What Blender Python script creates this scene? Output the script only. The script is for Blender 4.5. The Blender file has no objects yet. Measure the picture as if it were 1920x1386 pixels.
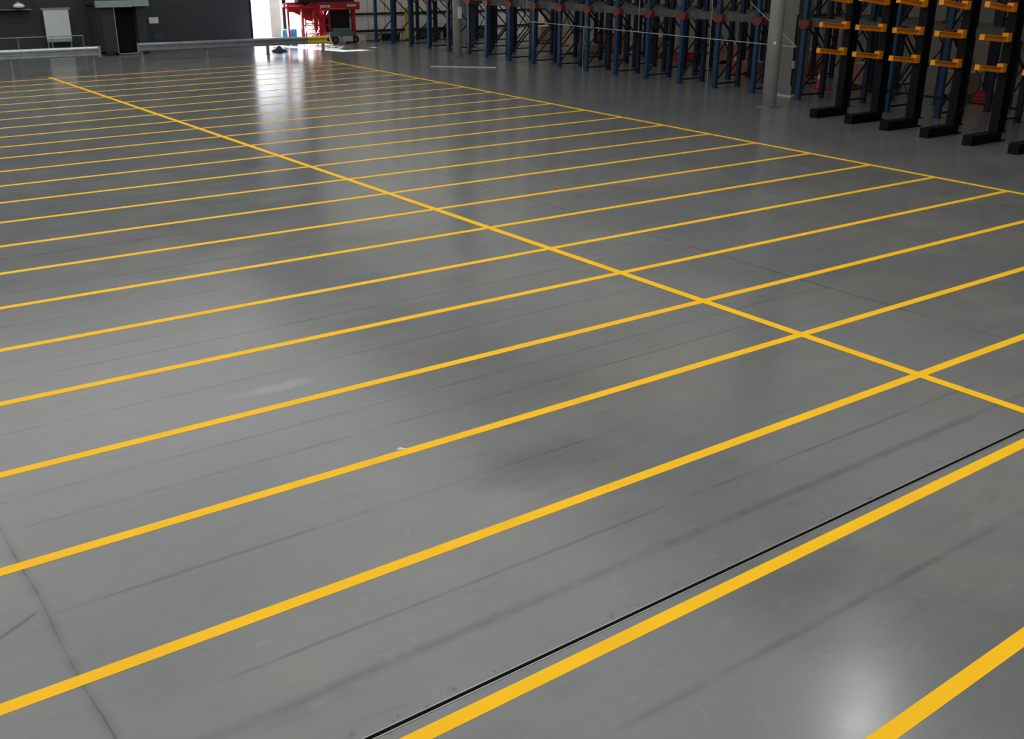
import bpy, bmesh, math, random
from mathutils import Vector, Matrix
random.seed(7)
C = bpy.context.scene.collection
PI = math.pi
# ------------------------------------------------------------------ materials
def hexc(h):
    v = [int(h[i:i+2], 16)/255 for i in (0, 2, 4)]
    return tuple([(c/12.92 if c <= .04045 else ((c+.055)/1.055)**2.4) for c in v])+(1,)
class NT:
    def __init__(s, name):
        s.m = bpy.data.materials.new(name); s.m.use_nodes = True
        s.t = s.m.node_tree; s.b = s.t.nodes['Principled BSDF']
    def n(s, kind, **kw):
        o = s.t.nodes.new(kind)
        for k, v in kw.items(): setattr(o, k, v)
        return o
    def l(s, a, b): s.t.links.new(a, b)
    def math(s, op, a, b=None, c=None, clamp=False):
        o = s.n('ShaderNodeMath', operation=op); o.use_clamp = clamp
        for i, v in enumerate((a, b, c)):
            if v is None: continue
            if isinstance(v, (int, float)): o.inputs[i].default_value = v
            else: s.l(v, o.inputs[i])
        return o.outputs[0]
    def noise(s, vec, scale, detail=4, rough=.55, dist=0):
        o = s.n('ShaderNodeTexNoise'); o.inputs['Scale'].default_value = scale
        o.inputs['Detail'].default_value = detail; o.inputs['Roughness'].default_value = rough
        o.inputs['Distortion'].default_value = dist
        s.l(vec, o.inputs['Vector']); return o.outputs['Fac']
    def ramp(s, v, a, b, lo=0., hi=1.):
        o = s.n('ShaderNodeMapRange'); o.interpolation_type = 'SMOOTHSTEP'
        for i, x in enumerate((a, b, lo, hi)): o.inputs[i+1].default_value = x
        s.l(v, o.inputs[0]); return o.outputs[0]
    def mixc(s, f, a, b):
        o = s.n('ShaderNodeMix', data_type='RGBA')
        if isinstance(f, float): o.inputs[0].default_value = f
        else: s.l(f, o.inputs[0])
        for i, v in ((6, a), (7, b)):
            if isinstance(v, tuple): o.inputs[i].default_value = v
            else: s.l(v, o.inputs[i])
        return o.outputs[2]
def mat(name, col, rough=.5, metal=0., var=.12, scale=3., spec=.5, bump=0., coat=0.):
    k = NT(name); c = hexc(col)
    tc = k.n('ShaderNodeTexCoord'); f = k.noise(tc.outputs['Object'], scale)
    d = tuple(x*(1-var) for x in c[:3])+(1,); e = tuple(min(1, x*(1+var)) for x in c[:3])+(1,)
    k.l(k.mixc(k.ramp(f, .3, .7), d, e), k.b.inputs['Base Color'])
    k.b.inputs['Roughness'].default_value = rough; k.b.inputs['Metallic'].default_value = metal
    k.b.inputs['Specular IOR Level'].default_value = spec; k.b.inputs['Coat Weight'].default_value = coat
    if bump:
        b = k.n('ShaderNodeBump'); b.inputs['Strength'].default_value = bump; b.inputs['Distance'].default_value = .01
        k.l(k.noise(tc.outputs['Object'], scale*12), b.inputs['Height']); k.l(b.outputs[0], k.b.inputs['Normal'])
    return k.m
M = dict(
    tape=mat('yellow_floor_paint', 'FCC006', .6, var=.04, scale=2.5, spec=.22),
    blue=mat('blue_rack_steel', '1A3759', .45, var=.2), dblue=mat('dark_blue_steel', '111C34', .5, var=.2),
    olive=mat('olive_grey_steel', '4A4D47', .55, var=.2), red=mat('red_bracket_steel', '722A25', .5, var=.2),
    black=mat('black_steel', '090A0B', .55, var=.3, spec=.2), dark=mat('dark_steel', '1B1C1F', .6, var=.2, spec=.25),
    amber=mat('amber_arm_steel', 'E8930E', .45, var=.08), galv=mat('galvanised_steel', 'B4BBBE', .32, .7, var=.12, scale=6),
    thin=mat('thin_grey_steel', '8B9092', .45, .3), white=mat('white_panel', 'D3D8DA', .5, var=.03),
    pillar=mat('light_grey_column_paint', 'AEB0AC', .6, var=.06, scale=1.2), pillar2=mat('grey_column_paint', '6C6D66', .65, var=.08),
    header=mat('grey_green_board', '8FA29C', .6, var=.06), seal=mat('dock_seal_fabric', '2E3336', .8, var=.15),
    cherry=mat('red_machine_paint', '8C141B', .45, var=.15, coat=.15), chassis=mat('grey_machine_steel', '4C5A5C', .5),
    rubber=mat('black_rubber', '0C0C0D', .7), lbox=mat('light_grey_box', '9DA09C', .5), sign=mat('white_sign', 'DDE2E8', .5, var=.02),
    carton=mat('beige_carton', 'B49A84', .8, var=.12, scale=2), carton2=mat('pinkish_carton', 'B98D78', .8, var=.12, scale=2),
    brown=mat('brown_carton', 'A2714C', .8, var=.1), wood=mat('pale_pallet_wood', '9A7C58', .8, var=.2), cone=mat('orange_cone_plastic', 'E8481C', .45, var=.05),
    crimson=mat('red_plastic', 'C0323A', .45), yellow=mat('yellow_plastic', 'E0C040', .5), drum=mat('blue_drum_plastic', '3FA0DC', .35), cloth=mat('dark_violet_cloth', '3A3650', .8),
    rope=mat('pale_rope', 'A8ACB0', .6), outside=mat('pale_outdoor_concrete', '8A8884', .8), contain=mat('grey_container_steel', '443E3E', .6),
    ceil=mat('dark_roof_deck', '55585A', .8), jblack=mat('black_joint_filler', '050505', .9, spec=.1), jsteel=mat('joint_edge_steel', '9B9C98', .35, .6), olift=mat('orange_line_paint', 'E86A3A', .5), bluesign=mat('dull_blue_panel', '33465A', .6))
def wallmat(name, col, pitch, axis, depth=.3, var=.06):
    k = NT(name); c = hexc(col); tc = k.n('ShaderNodeTexCoord'); s = k.n('ShaderNodeSeparateXYZ'); k.l(tc.outputs['Object'], s.inputs[0])
    p = k.math('PINGPONG', s.outputs[axis], pitch/2); g = k.ramp(p, 0, pitch*.06)
    f = k.noise(tc.outputs['Object'], .6)
    base = k.mixc(f, tuple(x*(1-var*2) for x in c[:3])+(1,), tuple(x*(1+var*2) for x in c[:3])+(1,))
    k.l(k.mixc(g, tuple(x*.55 for x in c[:3])+(1,), base), k.b.inputs['Base Color'])
    k.b.inputs['Roughness'].default_value = .6
    b = k.n('ShaderNodeBump'); b.inputs['Strength'].default_value = depth; b.inputs['Distance'].default_value = .02
    k.l(g, b.inputs['Height']); k.l(b.outputs[0], k.b.inputs['Normal']); return k.m
M['charcoal'] = wallmat('charcoal_ribbed_cladding', '30363A', .2, 2)
M['siding'] = wallmat('dull_side_cladding', '7C766E', .9, 1)
M['cladding'] = wallmat('pale_panel_cladding', 'CFCFC9', .9, 0)
# polished concrete with saw cuts, joints, cracks and stains, all in world metres
def concrete():
    k = NT('polished_grey_concrete'); tc = k.n('ShaderNodeTexCoord'); P = tc.outputs['Object']
    s = k.n('ShaderNodeSeparateXYZ'); k.l(P, s.inputs[0]); X, Y = s.outputs[0], s.outputs[1]
    big = k.noise(P, .4, 3, .5, .3); mid = k.noise(P, 1.3, 3, .5, .2); fine = k.noise(P, 14, 5, .7)
    mp = k.n('ShaderNodeMapping'); mp.inputs['Scale'].default_value = (.35, 2.2, 1); k.l(P, mp.inputs[0])
    streak = k.noise(mp.outputs[0], 1.0, 5, .6)
    v = k.math('ADD', k.math('MULTIPLY', big, .5), k.math('MULTIPLY', mid, .28)); v = k.math('ADD', v, k.math('MULTIPLY', streak, .22))
    t = k.ramp(v, .3, .7)
    col = k.mixc(t, hexc('646664'), hexc('777774'))
    tint = k.ramp(k.noise(P, .5, 3), .4, .62)
    col = k.mixc(k.math('MULTIPLY', tint, .45), col, hexc('646C70'))
    col = k.mixc(k.math('MULTIPLY', k.ramp(fine, .6, .8), .12), col, hexc('3C3D3C'))
    scuff = k.n('ShaderNodeMapping'); scuff.inputs['Scale'].default_value = (.8, 3.6, 1); k.l(P, scuff.inputs[0])
    sc1 = k.noise(scuff.outputs[0], 2.0, 7, .68, .4); sc2 = k.noise(P, 5.5, 7, .7, .5)
    col = k.mixc(k.math('MULTIPLY', k.ramp(sc1, .5, .72), .30), col, hexc('545654'))
    col = k.mixc(k.math('MULTIPLY', k.ramp(sc2, .56, .74), .22), col, hexc('8E8F8B'))
    wob = k.math('MULTIPLY', k.math('SUBTRACT', k.noise(P, .9, 4), .5), .06)
    brk = k.ramp(k.noise(P, .8, 5, .7), .38, .6)
    def seam(axis, pos, w, stren, lo, hi, wobble=1.0, soft=3.0, broken=True):
        a, b = (Y, X) if axis == 'y' else (X, Y)
        d = k.math('ABSOLUTE', k.math('SUBTRACT', k.math('ADD', a, k.math('MULTIPLY', wob, wobble)), pos))
        m = k.ramp(d, w*.25, w*soft, 1, 0)
        r = k.math('MULTIPLY', k.ramp(b, lo-.15, lo+.15), k.ramp(b, hi-.15, hi+.15, 1, 0))
        m = k.math('MULTIPLY', m, r); m = k.math('MULTIPLY', m, stren)
        if broken: m = k.math('MULTIPLY', m, k.math('MULTIPLY_ADD', brk, .75, .25))
        return m
    S = [('y', .57, .018, 0.33, -7.4, 1.5, .6, 3.5), ('y', .96, .010, 0.39, -6.9, .3, .5, 2.2), ('y', 2.13, .012, 0.39, -7.5, -3.4, .6, 2.5),
         ('y', 3.30, .011, 0.39, -7.5, -.2, .7, 2.4), ('y', 3.75, .011, 0.39, -7.6, 1.4, .5, 2.2), ('y', 4.96, .010, 0.43, -9, .1, .4, 2.2),
         ('y', 6.15, .011, 0.47, -9, .5, .4, 2.4), ('y', 6.57, .010, 0.43, -9, -5.2, .4, 2.2), ('y', 7.76, .011, 0.39, -9, -4.2, .6, 2.4), ('y', 10.55, .018, 0.31, -9, -3.6, .6, 2.4),
         ('y', 9.0, .02, 0.27, -9, .4, .6, 2.5), ('y', 13.3, .025, 0.23, -8, .3, .8, 2.5), ('y', -.58, .018, 0.32, -5.4, -1.2, .8, 2.5), ('y', -1.9, .014, 0.27, -4.1, 1.2, .8, 2.5),
         ('x', -7.545, .022, 0.30, .8, 3.6, 1.1, 2.6), ('x', -7.545, .006, .75, -2, 12, 1.1, 2.5), ('x', 1.67, .016, 0.39, 1.3, 16, 2.2, 2.4)]
    tot = None
    for q in S:
        m = seam(*q); tot = m if tot is None else k.math('MAXIMUM', tot, m)
    # diagonal crack at the foot of the long joint
    d = k.math('ABSOLUTE', k.math('SUBTRACT', k.math('ADD', Y, wob), k.math('MULTIPLY_ADD', X, .58, 6.6)))
    tot = k.math('MAXIMUM', tot, k.math('MULTIPLY', k.math('MULTIPLY', k.ramp(d, .004, .03, .55, 0), k.ramp(X, -7.62, -7.56, 1, 0)), k.ramp(X, -8.6, -8.4)))
    # grime beside the expansion joint
    g = k.math('MULTIPLY', k.ramp(k.math('ABSOLUTE', k.math('SUBTRACT', Y, .15)), .02, .16, 1, 0), k.ramp(k.noise(P, 9, 6, .75), .56, .68))
    tot = k.math('MAXIMUM', tot, k.math('MULTIPLY', g, .5))
    # specks
    vo = k.n('ShaderNodeTexVoronoi'); vo.inputs['Scale'].default_value = .6; k.l(P, vo.inputs['Vector'])
    tot = k.math('MAXIMUM', tot, k.math('MULTIPLY', k.ramp(vo.outputs['Distance'], .006, .012, 1, 0), .5))
    col = k.mixc(tot, col, hexc('1B1C1D'))
    # a dull dark patch between two lines and a scuffed one near the long joint
    def blot(cx, cy, rx, ry, st, c):
        nonlocal col
        u = k.math('DIVIDE', k.math('SUBTRACT', X, cx), rx); w = k.math('DIVIDE', k.math('SUBTRACT', Y, cy), ry)
        r = k.math('SQRT', k.math('ADD', k.math('MULTIPLY', u, u), k.math('MULTIPLY', w, w)))
        r = k.math('ADD', r, k.math('MULTIPLY', k.math('SUBTRACT', k.noise(P, 2.2, 5, .7), .5), 1.3))
        col = k.mixc(k.math('MULTIPLY', k.ramp(r, .2, 1.1, 1, 0), st), col, c)
    blot(-4.05, 2.05, .75, .42, .5, hexc('4C4D52')); blot(-6.7, 1.9, .55, .35, .22, hexc('574F52')); blot(-3.6, -.2, .7, .3, .25, hexc('555657'))
    blot(4.9, 9.5, 1.6, 1.2, .3, hexc('8E8A80')); blot(-5.0, 4.6, .5, .12, .3, hexc('A2A3A2'))
    k.l(col, k.b.inputs['Base Color'])
    k.l(k.ramp(mid, .25, .75, .19, .225), k.b.inputs['Roughness'])
    k.b.inputs['Specular IOR Level'].default_value = .5
    b = k.n('ShaderNodeBump'); b.inputs['Strength'].default_value = .03; b.inputs['Distance'].default_value = .01
    k.l(k.noise(P, 3, 3), b.inputs['Height']); k.l(b.outputs[0], k.b.inputs['Normal'])
    return k.m
M['concrete'] = concrete()
# ------------------------------------------------------------------ mesh helpers
def box(bm, x0, x1, y0, y1, z0, z1, mx=None):
    vs = [bm.verts.new(v) for v in ((x0,y0,z0),(x1,y0,z0),(x1,y1,z0),(x0,y1,z0),(x0,y0,z1),(x1,y0,z1),(x1,y1,z1),(x0,y1,z1))]
    for f in ((0,3,2,1),(4,5,6,7),(0,1,5,4),(1,2,6,5),(2,3,7,6),(3,0,4,7)): bm.faces.new([vs[i] for i in f])
    if mx is not None: bmesh.ops.transform(bm, matrix=mx, verts=vs)
    return vs
def bar(bm, a, b, w, h=None):
    a, b = Vector(a), Vector(b); d = b-a; L = d.length; h = h or w
    q = d.to_track_quat('X', 'Z').to_matrix().to_4x4(); box(bm, 0, L, -w/2, w/2, -h/2, h/2, Matrix.Translation(a) @ q)
def tube(bm, a, b, r, n=12, r2=None):
    a, b = Vector(a), Vector(b); d = b-a; r2 = r if r2 is None else r2
    mx = Matrix.Translation((a+b)/2) @ d.to_track_quat('Z', 'Y').to_matrix().to_4x4()
    bmesh.ops.create_cone(bm, cap_ends=True, segments=n, radius1=r, radius2=max(r2, 1e-4), depth=d.length, matrix=mx)
def prism(bm, prof, plane, a, b):
    # closed outline extruded between a and b; plane 'yz' -> along x, 'xz' -> along y, 'xy' -> along z
    def v(p, t): return {'yz': (t, p[0], p[1]), 'xz': (p[0], t, p[1]), 'xy': (p[0], p[1], t)}[plane]
    A = [bm.verts.new(v(p, a)) for p in prof]; B = [bm.verts.new(v(p, b)) for p in prof]; n = len(prof)
    bm.faces.new(A); bm.faces.new(B[::-1])
    for i in range(n): bm.faces.new((A[i], B[i], B[(i+1) % n], A[(i+1) % n]))
    bmesh.ops.recalc_face_normals(bm, faces=bm.faces)
def lathe(bm, prof, x=0, y=0, n=16):
    rings = []
    for r, z in prof: rings.append([bm.verts.new((x+r*math.cos(2*PI*i/n), y+r*math.sin(2*PI*i/n), z)) for i in range(n)])
    for a, b in zip(rings, rings[1:]):
        for i in range(n): bm.faces.new((a[i], a[(i+1) % n], b[(i+1) % n], b[i]))
    bm.faces.new(rings[0][::-1]); bm.faces.new(rings[-1])
def obj(name, fn, m, parent=None, bevel=0, smooth=False, loc=None, rz=0):
    me = bpy.data.meshes.new(name); bm = bmesh.new(); fn(bm)
    if bevel: bmesh.ops.bevel(bm, geom=bm.edges[:], offset=bevel, segments=2, affect='EDGES', profile=.6)
    bm.to_mesh(me); bm.free(); me.materials.append(M[m])
    if smooth:
        for p in me.polygons: p.use_smooth = len(p.vertices) == 4
    o = bpy.data.objects.new(name, me); C.objects.link(o); o.parent = parent
    if loc: o.location = loc
    o.rotation_euler.z = rz
    return o
def tag(o, label, cat, group=None):
    o['label'] = label; o['category'] = cat
    if group: o['group'] = group
    return o
def thing(name, label, cat, loc=(0,0,0), rz=0, group=None):
    o = bpy.data.objects.new(name, None); C.objects.link(o); o.location = loc; o.rotation_euler.z = rz; o.empty_display_size = .2
    return tag(o, label, cat, group)
def struct(name, fn, m, parent=None):
    o = obj(name, fn, m, parent)
    if parent is None: o['kind'] = 'structure'
    return o
def copy_tree(o, parent=None):
    c = o.copy(); C.objects.link(c); c.parent = parent
    for ch in [x for x in KIDS.get(o.name, [])]: copy_tree(ch, c)
    return c
KIDS = {}
def index_kids(o):
    KIDS[o.name] = list(o.children)
    for c in o.children: index_kids(c)
# ------------------------------------------------------------------ the hall
XL, XR, YF, YB, H = -22, 26.5, -16, 41.0, 11
struct('floor', lambda b: box(b, XL, XR, YF, YB+.3, -.3, 0), 'concrete')
struct('ground', lambda b: box(b, -20, 45, YB+.3, 95, -.32, -.01), 'outside')
struct('ceiling', lambda b: box(b, XL-.3, XR+.3, YF-.3, YB+.3, H, H+.3), 'ceil')
struct('wall_left', lambda b: box(b, XL-.3, XL, YF-.3, YB+.3, 0, H), 'charcoal')
struct('wall_front', lambda b: box(b, XL, XR, YF-.3, YF, 0, H), 'cladding')
struct('wall_right', lambda b: box(b, XR, XR+.3, YF-.3, YB+.3, 0, H), 'siding')
DX0, DX1, DH = 10.55, 13.35, 2.6
struct('wall_back', lambda b: box(b, XL, DX0, YB, YB+.25, 0, H), 'charcoal')
struct('wall_back_panelled', lambda b: box(b, DX1, XR, YB, YB+.25, 0, H), 'cladding')
struct('wall_back_lintel', lambda b: box(b, DX0, DX1, YB, YB+.25, DH, H), 'charcoal')
struct('trim_1', lambda b: box(b, DX1, XR, YB-.05, YB, 1.12, 1.2), 'dark')
struct('trim_2', lambda b: box(b, DX1, XR, YB-.06, YB, .38, .46), 'dark')
def jsteel(b):
    for s in (-1, 1): bar(b, (-9, .085+s*.017, .001), (9, .235+s*.017, .001), .008, .004)
struct('trim_3', lambda b: bar(b, (-9, .085, .0), (9, .235, .0), .024, .004), 'jblack')
struct('trim_4', jsteel, 'jsteel')
# ------------------------------------------------------------------ painted lines
LN = [(-1, -1.297, .0227), (0, .027, .0095), (1, 1.397, -.0014), (2, 2.776, -.0023), (3, 4.171, -.0054), (4, 5.565, -.0102), (5, 6.979, -.0103), (6, 8.39, -.0114), (7, 9.832, -.0089),
      (8, 11.247, -.0014), (9, 12.668, -.0032), (10, 14.103, .006), (11, 15.513, .0171), (12, 16.9, .0263), (13, 18.313, .0308), (14, 19.666, .0408), (15, 21.022, .0557), (16, 22.376, .0687)]
LN += [(k, 23.74+1.37*(k-17), .072) for k in range(17, 24)]
rx = lambda y: 8.4575+.0438*y
ORD = ['', 'second', 'third', 'fourth', 'fifth', 'sixth', 'seventh', 'eighth', 'ninth', 'tenth', 'eleventh', 'twelfth', 'thirteenth', 'fourteenth', 'fifteenth', 'sixteenth', 'seventeenth',
       'eighteenth', 'nineteenth', 'twentieth', 'twenty-first', 'twenty-second', 'twenty-third', 'twenty-fourth', 'twenty-fifth', 'twenty-sixth']
for i, (k, a, s) in enumerate(LN):
    xe = (8.4575+.0438*a)/(1-.0438*s)
    o = obj('painted_line', lambda b: bar(b, (-14, a-14*s, .001), (xe, a+xe*s, .001), .098, .0016), 'tape')
    lab = {0: 'short thick yellow cross line cutting the bottom right corner, nearest the camera', 1: 'thick yellow cross line running just below the black expansion joint'}.get(i,
        '%s yellow cross line counted away from the camera' % ORD[i] if i < len(LN)-1 else 'faint farthest yellow cross line, in front of the guardrails')
    tag(o, lab, 'floor line', 'yellow cross lines')
tag(obj('painted_line', lambda b: bar(b, (.075, -5, .0030), (-.02, 32.4, .0030), .115, .0016), 'tape'), 'long yellow line crossing all the others diagonally through the middle', 'floor line')
tag(obj('painted_line', lambda b: bar(b, (rx(-5), -5, .0030), (rx(32.6), 32.6, .0030), .115, .0016), 'tape'), 'long yellow edge line closing the cross lines on the side of the racks', 'floor line')
tag(obj('strip', lambda b: bar(b, (11.95, 28.87, .012), (13.67, 27.32, .012), .05, .022), 'white'), 'thin pale strip lying on the floor before the blue racks', 'strip')
tag(obj('paper_scrap', lambda b: prism(b, [(-4.75, 2.86), (-4.66, 2.825), (-4.70, 2.88)], 'xy', 0, .004), 'white'), 'tiny white scrap lying against a yellow cross line', 'scrap')
# ------------------------------------------------------------------ columns
def steel_column(x, y, r, label):
    t = thing('steel_column', label, 'column', (x, y, 0))
    obj('shaft', lambda b: tube(b, (0, 0, .03), (0, 0, H), r, 28), 'pillar', t, smooth=True)
    obj('base_plate', lambda b: box(b, -r-.02, r+.02, -r-.02, r+.02, 0, .03), 'pillar2', t)
    return t
p1 = steel_column(13.66, 14.95, .185, 'round light grey column with a small white disc, beside the cantilever rack')
obj('disc', lambda b: tube(b, (-.135, -.125, 1.62), (-.16, -.148, 1.62), .035, 16), 'sign', p1)
p2 = steel_column(14.85, 31.55, .17, 'slimmer round grey column farther back, with a white framed notice')
obj('notice', lambda b: box(b, -.07, .09, -.20, -.16, 1.43, 1.85), 'sign', p2)
def box_column(x, y, w, label):
    t = thing('box_column', label, 'column', (x, y, 0))
    def h(b):
        box(b, -w/2, -w/2+.03, -w/2, w/2, 0, H); box(b, w/2-.03, w/2, -w/2, w/2, 0, H); box(b, -w/2+.03, w/2-.03, -w*.3, w*.3, 0, H)
    obj('shaft', h, 'pillar2', t); obj('base_plate', lambda b: box(b, -w/2-.1, w/2+.1, -w/2-.1, w/2+.1, 0, .04), 'pillar', t)
    return t
bc = box_column(16.15, 16.35, .62, 'broad dark grey column behind the round column with the white disc')
obj('conduit', lambda b: tube(b, (-.36, -.33, .3), (-.36, -.33, 2.2), .02, 8), 'black', bc)
obj('junction_box', lambda b: box(b, -.41, -.31, -.40, -.345, .78, .98), 'lbox', bc)
box_column(17.25, 34.35, .40, 'narrow grey flanged column behind the slim round column')
# ------------------------------------------------------------------ drive-in racks
def rack(label, ys, pairs, x0=15.6, top=6.0, mirror=False):
    t = thing('drive_in_rack', label, 'storage rack', (x0, ys[0], 0))
    x = 0
    for y in [q-ys[0] for q in ys]:
        for (a, c) in pairs:
            def lat(b, a=a, c=c):
                bar(b, (a, 0, .12), (c, 0, .12), .035, .045); z = .16; s = 1
                while z < top-1.3:
                    bar(b, (a if s > 0 else c, 0, z), (c if s > 0 else a, 0, z+.95), .032, .04); z += .95; s = -s
            f = obj('frame_bracing', lat, 'dark', t, loc=(0, y, 0))
            for q, nm in ((a, 'blue' if a == pairs[0][0] else 'dblue'), (c, 'dblue')):
                def up(b, q=q):
                    prism(b, [(q-.055, -.065), (q+.055, -.065), (q+.055, -.035), (q-.02, -.035), (q-.02, .035), (q+.055, .035), (q+.055, .065), (q-.055, .065)], 'xy', .012, top)
                    box(b, q-.09, q+.09, -.09, .09, 0, .012)
                obj('upright', up, nm, f)
        for z in (2.0, 4.2):
            def arm(b, z=z):
                for s in (-1, 1): prism(b, [(-.02, z-.1), (.1, z-.1), (.1, z+.1), (-.02, z+.1)], 'xz', s*.065, s*.17)
                prism(b, [(-.17, z+.09), (.17, z+.09), (.17, z-.03), (.09, z-.13), (-.09, z-.13), (-.17, z-.03)], 'yz', -.085, -.055)
            obj('bracket', arm, 'red', t, loc=(0, y, 0))
            xe = pairs[-1][1]
            for s in (-1, 1):
                obj('pallet_rail', lambda b, z=z, s=s: prism(b, [(s*.17, z-.09), (s*.185, z-.09), (s*.185, z+.0), (s*.27, z+.0), (s*.27, z+.015), (s*.17, z+.015)], 'yz', .1, xe), 'olive', t, loc=(0, y, 0))
    for y, y2 in zip(ys, ys[1:]):
        for x, z in ((.08, 2.05), (pairs[0][1], 2.05), (pairs[1][0], 2.05)):
            obj('cross_beam', lambda b: box(b, x-.02, x+.03, y-ys[0]+.172, y2-ys[0]-.172, z-.12, z+.1), 'olive', t)
    # tall spine bracing at the back of the lanes
    xb = pairs[-1][1]
    for y, y2 in list(zip(ys, ys[1:]))[::2]:
        def sp(b):
            bar(b, (xb+.075, y-ys[0], .3), (xb+.075, y2-ys[0], 2.2), .03, .03); bar(b, (xb+.11, y2-ys[0], .3), (xb+.11, y-ys[0], 2.2), .03, .03)
        obj('spine_brace', sp, 'dark', t)
    return t
PAIRS = [(0, 1.0), (2.2, 3.2), (4.5, 5.5)]
YA = [32.35, 33.85, 35.35, 36.85, 38.35, 39.85]; YM = [17.25+1.49*i for i in range(10)]; YC = [8.2, 9.7, 11.2, 12.65, 14.1, 15.5]
rack('blue drive-in rack farthest away, between the slim column and the pale wall', YA, PAIRS, 15.95)
rack('long blue drive-in rack in the middle, between the two round columns', YM, PAIRS, 15.62)
rack('blue drive-in rack standing behind the black and amber cantilever rack', YC, PAIRS, 15.5)
# ------------------------------------------------------------------ cantilever rack
ct = thing('cantilever_rack', 'black cantilever rack with short amber arms on slim columns', 'storage rack', (13.0, 12.97, 0))
BP = [(0, 0), (-.13, -1.12), (-.3, -2.22), (-.46, -3.36), (-.62, -4.48), (-.8, -5.6), (-.96, -6.72)]
for i, (bx, by) in enumerate(BP):
    def ib(b):
        box(b, 0, 1.3, -.11, .11, 0, .022); box(b, 0, 1.3, -.11, .11, .188, .21); box(b, 0, 1.3, -.012, .012, .022, .188); box(b, -.008, 0, -.11, .11, 0, .21)
    obj('base', ib, 'black', ct, loc=(bx, by, 0))
    def cl(b):
        box(b, .93, .955, -.1, .1, .21, 5); box(b, 1.2, 1.225, -.1, .1, .21, 5); box(b, .955, 1.2, -.03, .03, .21, 5)
    obj('column', cl, 'black', ct, loc=(bx, by, 0))
    for j, z in enumerate((1.49, 2.10, 2.69, 3.3)):
        tilt = (.105, .085, .12, .12)[j]
        mx = Matrix.Translation((.9, 0, z)) @ Matrix.Rotation(tilt, 4, 'Y')
        a = obj('arm', lambda b: (box(b, -.98, 0, -.055, .055, -.055, -.035, mx), box(b, -.98, 0, -.055, .055, .035, .055, mx), box(b, -.98, 0, -.012, .012, -.035, .035, mx), box(b, -.99, -.98, -.055, .055, -.055, .055, mx)), 'amber', ct, loc=(bx, by, 0))
        obj('arm_plate', lambda b: box(b, .78, .93, -.07, .07, z-.045, z+.13), 'amber', a)
for (a, c) in zip(BP, BP[1:]):
    for z in (.72, 3.0):
        obj('tie_bar', lambda b: bar(b, (a[0]+1.09, a[1], z), (c[0]+1.09, c[1], z), .04, .05), 'black', ct)
for i in (1, 3):
    a, c = BP[i], BP[i+1]
    obj('cross_brace', lambda b: (bar(b, (a[0]+1.06, a[1], .3), (c[0]+1.06, c[1], 1.9), .018), bar(b, (a[0]+1.12, a[1], 1.9), (c[0]+1.12, c[1], .3), .018)), 'dark', ct)
# ------------------------------------------------------------------ rope across the racks
rp = thing('safety_rope', 'thin pale rope strung level in front of the long blue rack', 'rope', (15.3, 16, 0))
obj('line', lambda b: tube(b, (-.2, -.6, 1.42), (-.1, 11.6, 1.5), .012, 6), 'rope', rp)
for y, za, zb in ((.1, 1.425, 2.4), (2.6, .0, 2.6), (5.7, 1.46, 2.9), (8.4, .0, 1.48), (11.6, 1.5, 2.4)):
    obj('drop_line', lambda b: tube(b, (-.19+.009*y, y, za), (-.19+.009*y, y, zb), .008, 6), 'rope', rp)
obj('drop_line', lambda b: tube(b, (-.2, -.6, 1.42), (-.15, 1.2, 2.5), .01, 6), 'rope', rp)
# ------------------------------------------------------------------ guardrails
def wbeam(b, x0, x1, z0, z1):
    h = z1-z0; P = [(0, 0), (-.03, .02), (-.10, .16), (-.10, .28), (-.01, .43), (-.01, .57), (-.10, .72), (-.10, .84), (-.03, .98), (0, 1)]
    pr = [(y, z0+z*h) for y, z in P]+[(y+.006, z0+z*h) for y, z in P[::-1]]
    prism(b, pr, 'yz', x0, x1)
g1 = thing('guardrail', 'galvanised guardrail at the far left, in front of the white board', 'guardrail', (1.65, 33.3, 0))
obj('rail', lambda b: wbeam(b, -8.5, .16, .49, .81), 'galv', g1)
obj('end_cap', lambda b: box(b, .16, .24, -.08, .02, .47, .82), 'galv', g1)
for x in (0, -2.55, -5.1, -7.6): obj('post', lambda b: (box(b, x-.03, x+.03, .006, .08, .012, .74), box(b, x-.08, x+.08, -.04, .12, 0, .012)), 'thin', g1)
g2 = thing('guardrail', 'longer galvanised guardrail with a yellow end, before the bright doorway', 'guardrail', (4.0, 36.45, 0))
obj('rail', lambda b: wbeam(b, .15, 6.9, .32, .62), 'galv', g2)
obj('end_cap', lambda b: box(b, .10, .15, -.08, .02, .30, .63), 'galv', g2)
obj('yellow_end', lambda b: (wbeam(b, 6.9, 7.75, .32, .62), prism(b, [(7.75, -.075), (7.95, -.03), (7.95, .03), (7.75, .006)], 'xy', .32, .40)), 'yellow', g2)
for x in (.25, 2.7, 5.2, 7.6): obj('post', lambda b: (box(b, x-.045, x+.045, .006, .1, .012, .56), box(b, x-.09, x+.09, -.04, .14, 0, .012)), 'thin', g2)
hr = thing('handrail', 'thin grey handrail along the dark wall, behind the far left guardrail', 'handrail', (3.2, 39.6, 0))
obj('top_rail', lambda b: tube(b, (-7, 0, .74), (-.12, 0, .74), .018, 8), 'thin', hr)
for x in (-.12, -1.25, -2.45, -4.4): obj('post', lambda b: tube(b, (x, 0, 0), (x, 0, .74), .018, 8), 'thin', hr)
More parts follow.
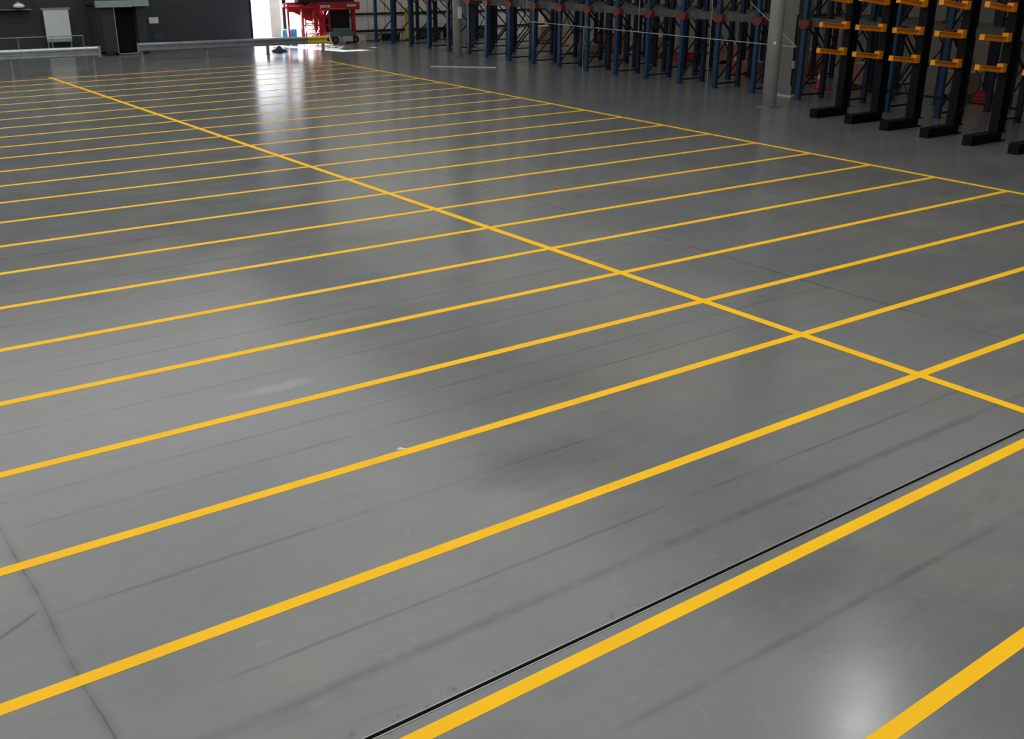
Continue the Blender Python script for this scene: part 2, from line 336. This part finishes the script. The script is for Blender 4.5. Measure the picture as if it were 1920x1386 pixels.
# ------------------------------------------------------------------ back wall furniture
wb = thing('whiteboard', 'large white board standing upright by the dark wall at the far left', 'board', (2.47, 40.6, 0))
obj('panel', lambda b: box(b, -.46, .46, 0, .03, .47, 1.66), 'white', wb)
obj('top_rail', lambda b: box(b, -.55, .55, -.02, .05, 1.66, 1.72), 'thin', wb)
obj('bottom_strip', lambda b: box(b, -.46, .46, -.02, .0, .47, .60), 'header', wb)
obj('foot_ledge', lambda b: box(b, -.46, .46, -.12, .06, .0, .20), 'white', wb)
for s in (-1, 1): obj('leg', lambda b: box(b, s*.42-.02, s*.42+.02, .03, .06, .0, 1.66), 'thin', wb)
dc = thing('wall_cabinet', 'dark wall cabinet high at the far left with an oval white lamp', 'cabinet', (.9, 41, 1.66))
obj('body', lambda b: box(b, -1.6, .72, -.35, 0, 0, .9), 'seal', dc); obj('edge_trim', lambda b: box(b, -1.6, .72, -.37, -.35, 0, .03), 'thin', dc)
obj('lamp', lambda b: lathe(b, [(.05, .08), (.19, .10), (.21, .16), (.15, .22), (.05, .25)], .25, -.57), 'sign', dc, smooth=True)
obj('lamp_bracket', lambda b: box(b, .2, .3, -.57, -.35, .25, .30), 'thin', dc)
ds = thing('dock_shelter', 'dark loading dock shelter with a pale green grey header board', 'dock shelter', (4.55, 39.1, 0))
obj('side_panel', lambda b: box(b, -.82, -.36, 0, 1.88, .10, 1.80), 'seal', ds)
obj('side_panel', lambda b: box(b, .50, .84, 0, 1.88, .10, 1.80), 'seal', ds)
obj('door', lambda b: box(b, -.36, .50, .45, .52, .03, 1.80), 'black', ds)
obj('door_frame', lambda b: (box(b, -.36, -.325, -.02, .0, .03, 1.78), box(b, -.36, .50, -.02, .02, .03, .075)), 'galv', ds)
obj('header_board', lambda b: box(b, -1.02, .34, -.12, .0, 1.76, 2.0), 'header', ds)
obj('header_board', lambda b: box(b, .35, .98, -.12, .0, 1.78, 2.05), 'header', ds)
obj('roof', lambda b: box(b, -.9, .92, 0, 1.88, 1.80, 2.6), 'seal', ds)
for x in (-.66, .66): obj('bumper', lambda b: box(b, x-.16, x+.16, -.05, .25, 0, .16), 'rubber', ds)
tag(obj('wall_sign', lambda b: box(b, 6.12, 6.50, YB-.02, YB, 1.02, 1.26), 'sign'), 'small white sign on the dark wall right of the dock shelter', 'sign')
tag(obj('wall_panel', lambda b: box(b, 6.25, 6.65, YB-.02, YB, .38, .62), 'bluesign'), 'dull blue plate low on the dark wall under the white sign', 'panel')
# door post and half open leaf
struct('trim_5', lambda b: box(b, 11.98, 12.16, YB-.02, YB+.22, 0, DH), 'dark')
struct('trim_6', lambda b: box(b, DX0-.06, DX0, YB-.03, YB+.28, 0, DH), 'dark')
tag(obj('steel_locker', lambda b: box(b, 13.18, 13.85, 45, 45.5, -.01, 1.88), 'contain'), 'tall grey steel locker standing outside, seen through the bright doorway', 'locker')
for i, (x, y) in enumerate(((12.12, 40.35), (11.74, 40.3))):
    t = thing('plastic_drum', ('bright blue drum beside the stepladder at the doorway', 'bright blue drum at the doorway, left of the other one')[i], 'drum', (x, y, 0), group='blue drums at the doorway')
    obj('shell', lambda b: lathe(b, [(.15, 0), (.17, .02), (.17, .2), (.178, .22), (.17, .24), (.17, .42), (.178, .44), (.17, .46), (.17, .60), (.155, .64)], n=20), 'drum', t, smooth=True)
    obj('lid', lambda b: lathe(b, [(.155, .64), (.155, .655), (.03, .66)], n=20), 'drum', t)
sl = thing('stepladder', 'white stepladder standing open behind the guardrail', 'ladder', (12.45, 39.3, 0), .1)
for s in (-1, 1):
    obj('stile', lambda b: bar(b, (s*.2, -.25, 0), (s*.14, 0, .92), .03, .045), 'white', sl)
    obj('rear_leg', lambda b: bar(b, (s*.2, .28, 0), (s*.14, .04, .92), .025, .03), 'white', sl)
for q in (.25, .5, .75): obj('step', lambda b: box(b, -.17, .17, -.25+.27*q-.05, -.25+.27*q+.05, .92*q-.02, .92*q+.01), 'lbox', sl)
obj('top_cap', lambda b: box(b, -.19, .19, -.06, .08, .92, .95), 'dark', sl)
bag = tag(obj('cloth_bundle', lambda b: lathe(b, [(.05, 0), (.27, .02), (.25, .07), (.12, .13), (.05, .22), (.02, .24)], n=9), 'cloth', loc=(10.0, 37.2, 0)), 'dark bundle lying in the sunlit patch of floor', 'bundle')
bag.scale = (1.25, 1, 1)
# ------------------------------------------------------------------ red machine
rm = thing('red_machine', 'tall red steel machine with a lettered beam, beside the bright doorway', 'machine', (12.3, 39.9, 0))
obj('top_beam', lambda b: box(b, .75, 2.85, -.10, .12, 1.42, 1.74), 'cherry', rm, bevel=.01)
obj('upper_deck', lambda b: box(b, 0, 2.7, .12, .5, 1.74, 2.7), 'dark', rm)
for x in (-.62, .05, .62, 2.50): obj('post', lambda b: box(b, x, x+(.14 if x > 2 else .09), -.04, .12, .16 if x < 2 else .1, 1.66), 'cherry', rm, bevel=.006)
obj('back_post', lambda b: box(b, .35, .42, .3, .42, .1, 1.8), 'cherry', rm)
def latt(b):
    for z in (.45, .8, 1.12, 1.45): bar(b, (.1, .06, z), (1.4, .06, z), .05, .05)
    for x in (.9, 1.15, 1.4): bar(b, (x, .06, .2), (x, .06, 1.5), .06, .06)
    bar(b, (.66, .02, .3), (1.38, .02, 1.4), .04, .05); bar(b, (.66, .1, 1.4), (1.38, .1, .3), .04, .05)
    bar(b, (0.1, .1, 1.5), (.66, .1, 1.75), .05, .05)
obj('lattice', latt, 'cherry', rm)
obj('side_beam', lambda b: (box(b, -.62, .75, -.02, .1, 1.5, 1.62), box(b, -.62, .75, .3, .4, 1.56, 1.7)), 'cherry', rm)
obj('guard_sheet', lambda b: prism(b, [(-.45, 1.75), (-.45, 1.38), (-.1, 1.33), (.2, 1.2), (.45, 1.0), (.95, .9), (.95, 1.75)], 'xz', .42, .44), 'cherry', rm)
obj('body_panel', lambda b: box(b, 1.3, 2.5, .25, .32, .35, 1.5), 'dark', rm)
obj('side_sheet', lambda b: prism(b, [(.92, .3), (1.42, .3), (1.42, 1.4), (.75, 1.4), (.80, .9)], 'xz', .34, .36), 'cherry', rm)
ch = obj('chassis', lambda b: (box(b, 1.25, 2.45, -.25, .45, .32, .50), box(b, 1.5, 2.3, -.2, .4, .5, .64)), 'chassis', rm, bevel=.015)
obj('battery_box', lambda b: box(b, 1.88, 2.32, -.33, -.05, .1, .32), 'lbox', rm, bevel=.01)
for x, y in ((1.5, -.15), (2.5, -.15), (1.5, .4), (2.5, .4)):
    w = obj('wheel', lambda b: tube(b, (x, y-.09, .17), (x, y+.09, .17), .17, 20), 'rubber', rm, smooth=True)
    obj('hub', lambda b: tube(b, (x, y-.1, .17), (x, y-.085, .17), .07, 12), 'chassis', w)
obj('stripe', lambda b: box(b, 1.35, 2.15, -.106, -.10, 1.465, 1.48), 'olift', rm)
obj('plate', lambda b: box(b, 2.22, 2.66, -.108, -.10, 1.55, 1.65), 'lbox', rm)
tx = bpy.data.curves.new('lettering', 'FONT'); tx.body = 'piste'; tx.size = .21; tx.extrude = .003; tx.space_character = 1.15
to = bpy.data.objects.new('lettering', tx); C.objects.link(to); to.parent = rm; to.location = (.92, -.104, 1.46); to.rotation_euler = (PI/2, 0, 0)
bpy.context.view_layer.update()
tm = bpy.data.meshes.new_from_object(to.evaluated_get(bpy.context.evaluated_depsgraph_get())); tm.materials.clear(); tm.materials.append(M['sign'])
bpy.data.objects.remove(to); bpy.data.curves.remove(tx)
to = bpy.data.objects.new('lettering', tm); C.objects.link(to); to.parent = rm; to.location = (.92, -.104, 1.53); to.rotation_euler = (PI/2, 0, 0)

# ------------------------------------------------------------------ goods in and behind the racks
def carton_stack(x, y, w, d, n, m, label, rz=0):
    t = thing('carton_stack', label, 'carton stack', (x, y, 0), rz, 'carton stacks behind the racks')
    def pal(b):
        for q in (-1, 0, 1): box(b, -w/2, w/2, q*(d/2-.05)-.04, q*(d/2-.05)+.04, 0, .09)
        for q in range(5): box(b, -w/2+q*(w-.1)/4, -w/2+q*(w-.1)/4+.1, -d/2, d/2, .09, .11)
    obj('pallet', pal, 'wood', t)
    for i in range(n):
        for s in (-1, 1):
            obj('carton', lambda b: box(b, -w/2+.02, w/2-.02, (0.006 if s > 0 else -d/2+.02), (d/2-.02 if s > 0 else -.006), .11+i*.30, .11+i*.30+.292), m, t, bevel=.006)
    return t
GS = [(22.4, 9.0, 3, 'carton', 'carton stack nearest the right edge, low behind the cantilever rack'), (19.85, 10.45, 2, 'carton2', 'carton stack seen under the amber arms near the right edge'),
      (19.85, 13.38, 2, 'carton', 'pale carton stack seen between two middle cantilever columns'), (22.4, 11.9, 3, 'carton2', 'pinkish carton stack behind the middle of the cantilever rack'),
      (19.85, 16.38, 2, 'carton2', 'pinkish carton stack seen between the first two cantilever columns'), (22.3, 18.0, 2, 'carton', 'beige carton stack just left of the round column with the disc'),
      (19.8, 21.0, 1, 'brown', 'low brown carton stack in the near lanes of the long rack'), (22.4, 21.0, 2, 'carton', 'beige carton stack behind a low brown one'),
      (22.3, 24.0, 2, 'carton2', 'pinkish carton stack in the middle lanes of the long rack'), (22.3, 28.4, 2, 'carton', 'beige carton stack toward the far end of the long rack'),
      (19.85, 29.9, 1, 'carton', 'low beige carton stack in the last lanes of the long rack'), (22.4, 31.2, 2, 'brown', 'brown carton stack behind the far end of the long rack'),
      (22.6, 36.1, 2, 'carton', 'carton stack behind the farthest blue rack')]
for x, y, n, m, lab in GS: carton_stack(x, y, .9, .9, n, m, lab)
def cone(x, y, label, m='cone', s=1.):
    t = thing('traffic_cone', label, 'cone', (x, y, 0), 0, 'traffic cones among the racks'); t.scale = (s, s, s)
    obj('cone_body', lambda b: lathe(b, [(.15, .03), (.14, .05), (.045, .62), (.03, .64)], n=18), m, t, smooth=True)
    obj('foot', lambda b: box(b, -.2, .2, -.2, .2, 0, .03), m, t)
    obj('band', lambda b: lathe(b, [(.107, .26), (.086, .38)], n=18), 'sign', t)
cone(20.9, 22.75, 'orange traffic cone left of the light grey round column'); cone(21.4, 26.9, 'orange traffic cone in the middle lanes of the long rack')
cone(19.5, 31.4, 'orange traffic cone at the far end of the long rack', s=1.1); cone(18.0, 16.7, 'red traffic cone seen right of the broad dark grey column', 'crimson', 1.2)
cone(23.6, 33.1, 'orange traffic cone behind the slim round column')
def crate(x, y, m, label):
    t = thing('plastic_crate', label, 'crate', (x, y, 0), 0, 'plastic crates among the racks')
    def cb(b):
        box(b, -.3, .3, -.2, .2, 0, .03)
        for z in (.03, .13, .23): box(b, -.3, .3, -.2, -.18, z, z+.07); box(b, -.3, .3, .18, .2, z, z+.07); box(b, -.3, -.28, -.18, .18, z, z+.07); box(b, .28, .3, -.18, .18, z, z+.07)
        for sx in (-1, 1):
            for sy in (-1, 1): box(b, sx*.29-.02, sx*.29+.02, sy*.19-.02, sy*.19+.02, 0, .32)
    obj('body', cb, m, t); obj('rim', lambda b: (box(b, -.32, .32, -.22, -.2, .3, .33), box(b, -.32, .32, .2, .22, .3, .33), box(b, -.32, -.3, -.2, .2, .3, .33), box(b, .3, .32, -.2, .2, .3, .33)), m, t)
crate(19.0, 12.0, 'crimson', 'red plastic crate low between two cantilever columns near the right edge'); crate(21.0, 25.4, 'crimson', 'red plastic crate in the middle lanes of the long rack')
crate(21.3, 19.8, 'crimson', 'red plastic crate in the near lanes of the long rack'); crate(22.3, 34.6, 'yellow', 'yellow plastic crate behind the farthest rack')
ys = thing('hose_reel_cover', 'tall rounded yellow board leaning by the pale wall', 'board', (18.0, 40.4, 0))
obj('board', lambda b: prism(b, [(.17*math.cos(a)*1.0, .72+(.62 if math.sin(a) > 0 else -.62)+.1*math.sin(a)) for a in [PI*2*i/24 for i in range(24)]], 'xz', 0, .06), 'yellow', ys)
obj('foot', lambda b: box(b, -.12, .12, -.08, .14, 0, .06), 'dark', ys)
# low clutter along the pale wall
for i, (x, w, h, m) in enumerate(((16.2, .5, .33, 'lbox'), (17.1, .7, .25, 'dark'), (19.2, 1.0, .38, 'bluesign'), (20.6, .9, .42, 'dark'), (22.0, .8, .36, 'chassis'))):
    t = thing('equipment_box', ('light grey box on the floor right of the red machine', 'low dark case against the pale wall behind the first blue posts', 'dull blue chest against the pale wall right of the yellow board',
        'dark chest along the pale wall, farther right than the dull blue one', 'grey chest along the pale wall, last before the slim column')[i], 'box', (x, 40.55, 0))
    obj('body', lambda b: box(b, -w/2, w/2, -.25, .25, .04, h), m, t, bevel=.01); obj('lid', lambda b: box(b, -w/2-.01, w/2+.01, -.26, .26, h, h+.03), 'lbox' if i == 0 else 'black', t)
    for s in (-1, 1): obj('skid', lambda b: box(b, s*(w/2-.065)-.035, s*(w/2-.065)+.035, -.24, .24, 0, .04), 'black', t)
# ------------------------------------------------------------------ light
def area(x, y, z, sx, sy, power, col=(1, 1, 1), name='ceiling_lamp', spec=1.):
    d = bpy.data.lights.new(name, 'AREA'); d.shape = 'RECTANGLE'; d.size = sx; d.size_y = sy; d.energy = power; d.color = col; d.specular_factor = spec
    o = bpy.data.objects.new(name, d); C.objects.link(o); o.location = (x, y, z); return o
COOL = (1.0, 1.0, .985)
area(-5.5, 12.5, 10.7, 28, 55, 5800, COOL, 'roof_light')
ew = area(20, 36.6, 9.6, 12, 2.5, 420, (1, .98, .95), 'end_wall_fill'); ew.rotation_euler = Vector((0, .62, -1)).to_track_quat('-Z', 'Y').to_euler()  # unseen fill lamp, added to brighten the pale cladding of the end wall
d = bpy.data.lights.new('high_bay_lamp', 'AREA'); d.shape = 'DISK'; d.size = .55; d.energy = 80; d.color = (1, .97, .93)
o = bpy.data.objects.new('high_bay_lamp', d); C.objects.link(o); o.location = (6.7, 5.45, 10)
area(20, 22, 10.7, 12, 34, 560, (1, .95, .88), 'rack_roof_light')
su = bpy.data.lights.new('sun', 'SUN'); su.energy = 75; su.angle = .01; su.color = (1, .98, .96)
so = bpy.data.objects.new('sun', su); C.objects.link(so)
so.rotation_euler = Vector((.32, -1, -.5)).to_track_quat('-Z', 'Y').to_euler()
w = bpy.data.worlds.new('sky'); bpy.context.scene.world = w; w.use_nodes = True
w.node_tree.nodes['Background'].inputs[0].default_value = (.86, .9, 1, 1); w.node_tree.nodes['Background'].inputs[1].default_value = 4
# ------------------------------------------------------------------ camera
yaw, pitch, roll, F = .6364271, .3767909, .00663909, 1955.42
f = Vector((math.sin(yaw)*math.cos(pitch), math.cos(yaw)*math.cos(pitch), -math.sin(pitch)))
r = Vector((math.cos(yaw), -math.sin(yaw), 0)); u = r.cross(f)
r2 = r*math.cos(roll)+u*math.sin(roll); u2 = -r*math.sin(roll)+u*math.cos(roll)
cam = bpy.data.cameras.new('camera'); co = bpy.data.objects.new('camera', cam); C.objects.link(co)
cam.sensor_width = 36; cam.lens = F/1920*36; cam.clip_end = 300
co.matrix_world = Matrix.Translation((-6.018775*1.4, -2.609374*1.4, 2.5928*1.4)) @ Matrix((r2, u2, -f)).transposed().to_4x4()
sc = bpy.context.scene; sc.camera = co
sc.view_settings.view_transform = 'Standard'; sc.view_settings.look = 'None'; sc.view_settings.gamma = 1; sc.view_settings.use_curve_mapping = False
sc.view_settings.exposure = 0
